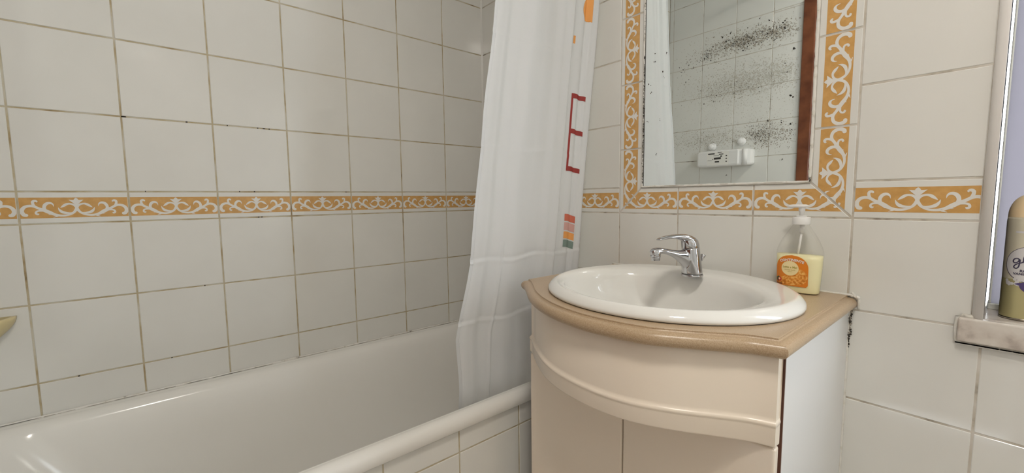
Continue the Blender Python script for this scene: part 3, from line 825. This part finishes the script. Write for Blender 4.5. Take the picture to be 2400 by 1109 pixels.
# outside of the bowl, inside the cabinet
tag(wb, 'white oval ceramic washbasin set into the beige stone counter', 'washbasin')
mb = MB(); mb.lathe([(0.030,0.0),(0.030,0.002),(0.024,0.003),(0.020,0.0005),(0.004,0.0015),(0.0005,0.0015)], 'chrome', (IX,BCY-0.01,RT-0.1535), 32); mb.build('drain', wb)
mb = MB(); mb.loft([ell(BCX,BCY,BA*0.992,BB*0.992,CT+0.0003), ell(BCX,BCY,BA*0.992,BB*0.992,CT+0.0020)], 'darkgap', False, False, False); mb.build('rim_gap', wb)  # dark ring drawn as the shade line under the basin rim
# speck on the front of the rim
# ------------------------------------------------------------------ faucet
FX, FY, FZ = 1.044, -0.132, CT+0.0212
TH_F = math.radians(22)
t = thing('basin_faucet', 'chrome single-lever mixer faucet standing at the back of the washbasin', 'faucet', (FX, FY, FZ))
t.scale = (0.97, 0.97, 0.97)
t.rotation_euler = (0, 0, -PI/2-TH_F)       # local +x = spout direction
def eggring(c, tdir, hr, hz, n=48):
    """ring around c, perpendicular to tdir (in local xz plane)"""
    tx, tz = tdir; l = math.hypot(tx, tz); tx, tz = tx/l, tz/l
    return [(c[0]-tz*hz*math.sin(2*PI*j/n), hr*math.cos(2*PI*j/n), c[1]+tx*hz*math.sin(2*PI*j/n)) for j in range(n)]
mb = MB()
def dense(secs):
    f = cr([(c[0], c[1], d[0], d[1], a, b) for c, d, a, b in secs], 6)
    return [((q[0], q[1]), (q[2], q[3]), max(q[4], 0.0008), max(q[5], 0.0006)) for q in f]
# column, leaning slightly forward, slanted top
col = []
for k in range(11):
    s = k/10; z = 0.006+s*0.064; cx = 0.000+0.007*s; r = 0.0255-0.0040*s
    col.append([(cx+r*math.cos(2*PI*j/32), r*math.sin(2*PI*j/32), z-0.16*(r*math.cos(2*PI*j/32))*s+0.004*s) for j in range(32)])
mb.loft(col, 'chrome')
sp = [((-0.004,0.036),(1,0.25),0.019,0.030),((0.012,0.043),(1,0.3),0.0175,0.0285),((0.028,0.0500),(1,0.33),0.0150,0.0205),((0.045,0.0560),(1,0.30),0.0125,0.0135),((0.065,0.0625),(1,0.27),0.0112,0.0092),
      ((0.085,0.0678),(1,0.2),0.0110,0.0075),((0.100,0.0700),(1,0.05),0.0118,0.0080),((0.113,0.0692),(1,-0.15),0.0122,0.0090),((0.122,0.0670),(1,-0.3),0.0100,0.0080),((0.1275,0.0650),(1,-0.4),0.0050,0.0045)]
mb.loft([eggring(*a) for a in dense(sp)], 'chrome')
mb.lathe([(0.0125,-0.011),(0.0128,0.0),(0.0122,0.006),(0.006,0.012)], 'chrome', (0.1135,0,0.0655), 28)
body = recalc(mb.build('faucet_body', t))
rm = body.modifiers.new('fuse', 'REMESH'); rm.mode = 'VOXEL'; rm.voxel_size = 0.0009; rm.use_smooth_shade = True
smm = body.modifiers.new('smooth', 'SMOOTH'); smm.iterations = 26; smm.factor = 0.6
mb = MB(); mb.lathe([(0.0262,0),(0.0268,0.0012),(0.0268,0.0040),(0.0255,0.0052)], 'chrome', n=48); mb.lathe([(0.0252,0.0050),(0.0252,0.0066)], 'darkgap', n=48); mb.build('base_ring', t)
mb = MB(); mb.lathe([(0.0104,-0.0085),(0.0112,-0.0075),(0.0112,-0.0005),(0.0118,0)], 'chrome', n=32); mb.lathe([(0.0095,-0.0080),(0.0001,-0.0070)], 'darkgap', n=24)
a = mb.build('aerator', body); a.location = (0.1135, 0, 0.0545)
# handle: cap and curved lever
mb = MB()
cap = []
for z, cx, r in ((0.072,0.0072,0.0213),(0.075,0.0074,0.0222),(0.082,0.0085,0.0222),(0.090,0.0110,0.0210),(0.0965,0.0150,0.0180),(0.1015,0.0195,0.0130),(0.1040,0.0230,0.0070)):
    cap.append([(cx+r*math.cos(2*PI*j/32), 0.94*r*math.sin(2*PI*j/32), z-0.16*(r*math.cos(2*PI*j/32))+(0.02*r*math.cos(2*PI*j/32))) for j in range(32)])
mb.loft(cap, 'chrome')
lv = [((-0.003,0.0885),(1,0.9),0.0150,0.0080),((0.008,0.0935),(1,0.6),0.0175,0.0105),((0.024,0.0988),(1,0.25),0.0168,0.0100),((0.042,0.1022),(1,0.10),0.0150,0.0078),((0.060,0.1040),(1,-0.02),0.0132,0.0054),((0.078,0.1030),(1,-0.10),0.0125,0.0046),((0.095,0.1005),(1,-0.2),0.0112,0.0036),((0.105,0.0985),(1,-0.25),0.0080,0.0026),((0.1095,0.0975),(1,-0.25),0.0030,0.0012)]
mb.loft([eggring(*a) for a in dense(lv)], 'chrome')
hd = recalc(mb.build('lever_handle', t))
mb = MB(); mb.tube([(-0.0225,0,0.020),(-0.0270,0,0.034),(-0.0295,0,0.040)], 0.0022, 'chrome', 12)
mb.tube([(-0.0290,0,0.038),(-0.0310,0,0.044),(-0.0345,0,0.052),(-0.0350,0,0.053)], [0.0030,0.0042,0.0068,0.0060], 'chrome', 20)
mb.build('waste_rod', t)

# ------------------------------------------------------------------ soap bottle
SX, SY, SZ = 1.250, -0.047, CT
t = thing('soap_bottle', 'clear pump bottle of cream liquid soap with orange label on the counter corner', 'bottle', (SX, SY, SZ))
t.rotation_euler = (0, 0, math.radians(-3))
SEC = [(0.0,0.076,0.034),(0.002,0.081,0.039),(0.006,0.083,0.041),(0.03,0.0860,0.043),(0.06,0.0895,0.044),(0.088,0.0910,0.044),(0.098,0.0885,0.043),(0.108,0.0815,0.042),(0.120,0.0710,0.040),(0.132,0.0570,0.037),(0.142,0.0440,0.034),(0.149,0.036,0.031),(0.153,0.030,0.029),(0.158,0.028,0.028)]
def sec(z):
    for (a, w, d), (b, w2, d2) in zip(SEC, SEC[1:]):
        if z <= b: k = (z-a)/(b-a); return w+(w2-w)*k, d+(d2-d)*k
    return SEC[-1][1:]
def sring(z, ins=0.0, n=64, e=2.7):
    w, d = sec(z); w = w/2-ins; d = d/2-ins; out = []
    for j in range(n):
        a = 2*PI*j/n; c, s = math.cos(a), math.sin(a)
        k = (abs(c)**e+abs(s)**e)**(-1/e); out.append((w*c*k, d*s*k, z))
    return out
def sfront(x, z, off=0.0005, e=2.7):
    w, d = sec(z); r = min(0.999, abs(2*x/w)); return (x, -(d/2)*(1-r**e)**(1/e)-off, z)
zs = []
for (a,_,_), (b,_,_) in zip(SEC, SEC[1:]): zs += [a+(b-a)*k/2 for k in range(2)]
mb = MB(); mb.loft([sring(z) for z in zs+[0.158]], 'clear', True, True, False); mb.build('bottle_body', t)
mb = MB(); mb.loft([sring(z, 0.0011) for z in zs if 0.001 < z < 0.086]+[sring(0.0865, 0.0011)], 'soap', True); mb.build('liquid_soap', t)
mb = MB(); mb.tube([(0.002,0,0.156),(0.002,0,0.135)], 0.0045, 'white_plastic'); mb.tube([(0.002,0,0.138),(-0.004,0,0.08)], 0.0023, 'white_plastic'); mb.build('dip_tube', t)
mb = MB(); mb.lathe([(0.0168,0.1545),(0.0172,0.1555),(0.0172,0.1695),(0.0160,0.1712),(0.006,0.1714),(0.006,0.1714)], 'white_plastic', n=40)
mb.lathe([(0.0098,0.1714),(0.0098,0.1740),(0.0055,0.1742)], 'white_plastic', n=32); mb.build('pump_collar', t)
mb = MB(); mb.lathe([(0.0042,0.1735),(0.0042,0.182),(0.0062,0.184),(0.0066,0.194),(0.0060,0.1965)], 'white_plastic', n=24)
hr = []
for z, k in ((0.1935,0.80),(0.1950,0.97),(0.1970,1.0),(0.1990,0.90),(0.2000,0.6)):
    r = []
    for j in range(40):
        a = 2*PI*j/40; c = math.cos(a); r.append(((-0.005+(0.0245 if c < 0 else 0.0175)*c)*k, 0.0115*k*math.sin(a)*(0.75 if c < -0.3 else 1), z+(-0.0012*(1-c) if z < 0.198 else -0.0008)))
    hr.append(r)
mb.loft(hr, 'white_plastic'); mb.build('pump_head', t)
# label
lab = thing  # (label parts are children of the bottle)
mb = MB()
LC, LW2, Z0, Z1 = -0.0075, 0.0325, 0.016, 0.086
def lab_outline(k):                       # right boundary as function of height
    if k > 0.55: s = (k-0.55)/0.45; return LW2*math.sqrt(max(0, 1-s**2.4))
    if k < 0.06: return LW2*(0.9+0.1*k/0.06)
    return LW2
NZl = 36; vs = []
for j in range(NZl+1):
    k = j/NZl; z = Z0+(Z1-Z0)*k; w = max(lab_outline(k), 0.0002)
    for i in range(17): vs.append(sfront(LC+w*(i/8-1), z))
mb.add(vs, [(j*17+i, j*17+i+1, (j+1)*17+i+1, (j+1)*17+i) for j in range(NZl) for i in range(16)], 'label_orange', True)
def lpatch(cx, cz, pts, m, off):
    K, n = 6, len(pts); vs = [sfront(cx+x*k/K, cz+z*k/K, off) for k in range(K+1) for x, z in pts]
    mb.add(vs, [(k*n+i, k*n+(i+1)%n, (k+1)*n+(i+1)%n, (k+1)*n+i) for k in range(K) for i in range(n)], m, True)
lb = mb.build('front_label', t); lb['label'] = 'orange rounded label with honey picture'; mb = MB()
lpatch(LC+0.012, Z0+0.022, [(0.0195*math.cos(a*PI/12)*(1.0 if math.cos(a*PI/12) < 0.98 else 1), 0.0185*math.sin(a*PI/12)) for a in range(24)], 'label_honey', 0.0007)
lpatch(LC-0.004, Z0+0.012, [(0.022*math.cos(a*PI/12), 0.0105*math.sin(a*PI/12)) for a in range(24)], 'label_honey', 0.00075)
mb.build('honey_picture', lb); mb = MB()
lpatch(LC-0.003, Z0+0.0400, [(0.0175*math.cos(a*PI/16), 0.0165*math.sin(a*PI/16)) for a in range(32)], 'label_cream', 0.0009)
def ltext(s, size, cx, cz, m, off=0.0012, bold=0.0, arcr=0.0, space=1.0):
    v, f = text_polys(s, size, bold, space)
    out = []
    for x, y in v:
        if arcr: a = x/arcr; x, y = (arcr+y)*math.sin(a), (arcr+y)*math.cos(a)-arcr
        out.append(sfront(LC+cx+x, cz+y, off))
    mb.add(out, f, m)
ltext('CONTINENTE', 0.0078, 0.0, Z0+0.0590, 'ink_white', bold=0.00022, arcr=0.07)
ltext('Leite e Mel', 0.0064, -0.003, Z0+0.0425, 'ink_green', bold=0.0001)
ltext('sabonete líquido', 0.0034, -0.003, Z0+0.0365, 'ink_green')
ltext('500 ml', 0.0030, -0.003, Z0+0.0325, 'ink_green')
mb.build('label_text', lb); mb = MB()
# little round emblem, green left and red right, with black bars under it
ex, ez = -0.0255, Z0+0.0135
lpatch(LC+ex-0.0012, ez, [(0.0052*math.cos(a*PI/8)*(0.9), 0.0058*math.sin(a*PI/8)) for a in range(16)], 'ink_dgreen', 0.0010)
lpatch(LC+ex+0.0020, ez-0.0005, [(0.0042*math.cos(a*PI/8), 0.0046*math.sin(a*PI/8)) for a in range(16)], 'ink_red', 0.0011)
lpatch(LC+ex+0.0012, ez-0.0002, [(0.0020*math.cos(a*PI/8), 0.0024*math.sin(a*PI/8)) for a in range(16)], 'label_cream', 0.0012)
for dz, w in ((-0.0092,0.0055),(-0.0112,0.0070)): lpatch(LC+ex+0.001, ez+dz, [(-w,-0.0005),(w,-0.0005),(w,0.0005),(-w,0.0005)], 'ink_black', 0.0011)
mb.build('emblem', lb)

# ------------------------------------------------------------------ air freshener can on the sill
AXc, AYc, AR, AH = 1.5800, 0.0560, 0.0310, 0.222
t = thing('air_freshener', 'gold and white aerosol air freshener can standing on the window sill', 'aerosol can', (AXc, AYc, WZ0+0.0002))
def aring(z, r, n=64): return [(r*math.cos(2*PI*j/n), r*math.sin(2*PI*j/n), z) for j in range(n)]
mb = MB(); mb.lathe([(AR-0.0015,0.0),(AR+0.0004,0.001),(AR+0.0004,0.0035),(AR-0.0003,0.0045)], 'steel', n=64)
mb.lathe([(AR,0.0042),(AR,0.075)], 'can_gold', n=64, cap0=False, cap1=False)
mb.lathe([(AR,0.075),(AR,0.180)], 'can_cream', n=64, cap0=False, cap1=False)
mb.lathe([(AR,0.180),(AR-0.0004,0.183),(AR-0.0004,0.187)], 'can_cream', n=64, cap0=False)
cb = mb.build('can_body', t)
mb = MB(); mb.lathe([(AR-0.0006,0.186),(AR-0.0006,0.190)]+[((AR-0.0006)*math.cos(a*PI/20)**0.8, 0.190+0.040*math.sin(a*PI/20)) for a in range(1,10)]+[(0.0005,0.230)], 'can_cap', n=64, cap0=False)
mb.build('spray_cap', t)
# label wrapped on the cylinder; centre of the label faces the camera, slightly to the right
vd = math.atan2(cam.location.y-AYc, cam.location.x-AXc)
LA = vd+0.2
def cyl(u, z, off):
    z += 0.011; a = LA+u/AR; return ((AR+off)*math.cos(a), (AR+off)*math.sin(a), z)
mb = MB()
def cpatch(cx, cz, rx, rz, m, off, a0=0, a1=2*PI, n=40, e=2.0):
    vs = []
    K = 12
    for i in range(K+1):
        for j in range(n+1):
            a = a0+(a1-a0)*j/n; c, s = math.cos(a), math.sin(a); k = (abs(c)**e+abs(s)**e)**(-1/e)
            vs.append(cyl(cx+rx*c*k*i/K, cz+rz*s*k*i/K, off))
    mb.add(vs, [(i*(n+1)+j, i*(n+1)+j+1, (i+1)*(n+1)+j+1, (i+1)*(n+1)+j) for i in range(K) for j in range(n)], m, True)
cpatch(0, 0.092, 0.0375, 0.0335, 'ink_navy', 0.0002)
cpatch(0.0006, 0.0922, 0.0369, 0.0328, 'can_white', 0.0003)
for k in range(26):
    u = rnd.uniform(-0.034, 0.02); cpatch(u, 0.058+rnd.uniform(-0.005,0.006)+0.1*abs(u)*0.3, 0.0035*rnd.uniform(0.6,1.2), 0.0028, 'can_white', 0.0005+k*1e-6, n=10)
cpatch(0.004, 0.054, 0.019, 0.014, 'ink_purple', 0.0007, PI, 2*PI)
cpatch(-0.004, 0.056, 0.017, 0.005, 'ink_purple', 0.0008, 0, 2*PI, e=1.2)
cpatch(0.0, 0.150, 0.026, 0.0018, 'can_white', 0.0003, e=6)
cl_ = mb.build('can_label', t); mb = MB()
# hand-written word along strokes
def script(strokes, sc, ox, oz, wid, m, off):
    for st in strokes:
        P = cr([(x*sc+ox, y*sc+oz) for x, y in st], 6); L = []
        for i, p in enumerate(P):
            a, b = P[max(i-1,0)], P[min(i+1,len(P)-1)]; dx, dy = b[0]-a[0], b[1]-a[1]; l = math.hypot(dx, dy) or 1
            w = wid*(1+0.35*abs(dy)/l); L.append((p, (-dy/l*w, dx/l*w)))
        vs = []
        for p, nn_ in L: vs += [cyl(p[0]+nn_[0], p[1]+nn_[1], off), cyl(p[0]-nn_[0], p[1]-nn_[1], off)]
        mb.add(vs, [(2*i, 2*i+1, 2*i+3, 2*i+2) for i in range(len(L)-1)], m)
G = [(1.15,1.0),(0.75,1.25),(0.25,1.0),(0.1,0.45),(0.4,0.15),(0.9,0.4),(1.2,1.0),(1.2,0.2),(1.05,-0.8),(0.65,-1.15),(0.3,-0.9),(0.45,-0.4),(1.0,0.05),(1.6,0.35),(2.2,1.2),(2.4,1.9),(2.1,2.1),(1.85,1.6),(1.85,0.6),(2.2,0.1),(2.7,0.3)]
A_ = [(3.5,1.0),(3.1,1.2),(2.65,0.9),(2.6,0.35),(2.95,0.1),(3.4,0.5),(3.6,1.1),(3.55,0.4),(3.8,0.1),(4.2,0.4)]
D_ = [(5.1,1.0),(4.7,1.2),(4.25,0.9),(4.2,0.35),(4.55,0.1),(5.0,0.5),(5.3,1.4),(5.4,2.2),(5.25,0.9),(5.3,0.2),(5.7,0.3)]
E_ = [(5.7,0.4),(6.2,0.7),(6.3,1.1),(6.0,1.2),(5.75,0.8),(5.85,0.2),(6.3,0.1),(6.8,0.5)]
script([G, A_, D_, E_], 0.0076, -0.0262, 0.0930, 0.00072, 'ink_navy', 0.0007)
def ctext(s, size, cx, cz, m, bold=0.0):
    v, f = text_polys(s, size, bold); mb.add([cyl(cx+x, cz+y, 0.0007) for x, y in v], f, m)
ctext('ROMANTIC', 0.0062, 0.0, 0.0800, 'ink_navy', 0.0002); ctext('VANILLA BLOSSOM', 0.0056, 0.0, 0.0745, 'ink_navy', 0.0002)
mb.build('label_text', cl_)

# ------------------------------------------------------------------ appliance and hooks on the end wall (seen in the mirror)
t = thing('wall_appliance', 'white wall-mounted appliance box with printed label, reflected in the mirror', 'appliance', (0.40, YE, 1.30))
mb = MB(); rings = []
for z, k in ((-0.048,0.90),(-0.044,0.97),(-0.036,1.0),(0.038,1.0),(0.045,0.97),(0.048,0.90)):
    r = []
    for x, y in ((-0.15,0.002),(0.16,0.002),(0.16,0.03),(0.155,0.05),(0.13,0.062),(0.100,0.068),(0.095,0.080),(-0.14,0.080),(-0.155,0.066),(-0.156,0.03)):
        r.append((x*k, 0.002+(y-0.002)*k, z))
    rings.append(r)
mb.loft(rings, 'white_plastic', False); recalc(mb.build('casing', t))
mb = MB(); mb.box(-0.085,0.045,0.0801,0.0806,-0.040,0.040,'ink_white'); pl_ = mb.build('printed_label', t)
mb = MB()
for x0, x1, z0, z1 in ((-0.078,-0.038,0.026,0.033),(-0.012,0.014,0.022,0.027),(-0.042,0.000,-0.006,0.006),(-0.004,0.006,0.008,0.016),(-0.050,-0.046,-0.008,-0.002),(-0.045,-0.012,0.016,0.018),(0.028,0.036,-0.024,-0.018),(0.028,0.036,-0.006,0.0),(0.028,0.036,0.010,0.016),(-0.080,-0.055,-0.012,-0.010),(-0.036,-0.010,-0.024,-0.016),(-0.020,0.004,0.034,0.037)):
    mb.box(x0,x1,0.0806,0.0809,z0,z1,'ink_black')
mb.build('label_print', pl_)
mb = MB()
mb.tube([(0.128,0.060,-0.046),(0.128,0.060,0.046)], 0.0135, 'white_plastic', 20); mb.build('corner_cover', t)
for x, z, s in ((0.3134,1.3806,'left'),(0.4859,1.3967,'right')):
    h = thing('wall_hook', 'round white wall hook above the appliance box, %s one in the mirror' % s, 'hook', (x, YE, z), 'round hooks above the appliance')
    mb = MB(); mb.lathe([(0.024,0),(0.024,0.004),(0.018,0.008),(0.010,0.010),(0.008,0.024)], 'white_plastic', n=28); a = mb.build('hook_base', h); a.rotation_euler = (-PI/2,0,0); a.location = (0,0.0012,0)
    mb = MB(); mb.lathe([(0.008,0),(0.016,0.003),(0.017,0.008),(0.012,0.013),(0.001,0.014)], 'white_plastic', n=28); a = mb.build('hook_knob', h); a.rotation_euler = (-PI/2,0,0); a.location = (0,0.024,0)
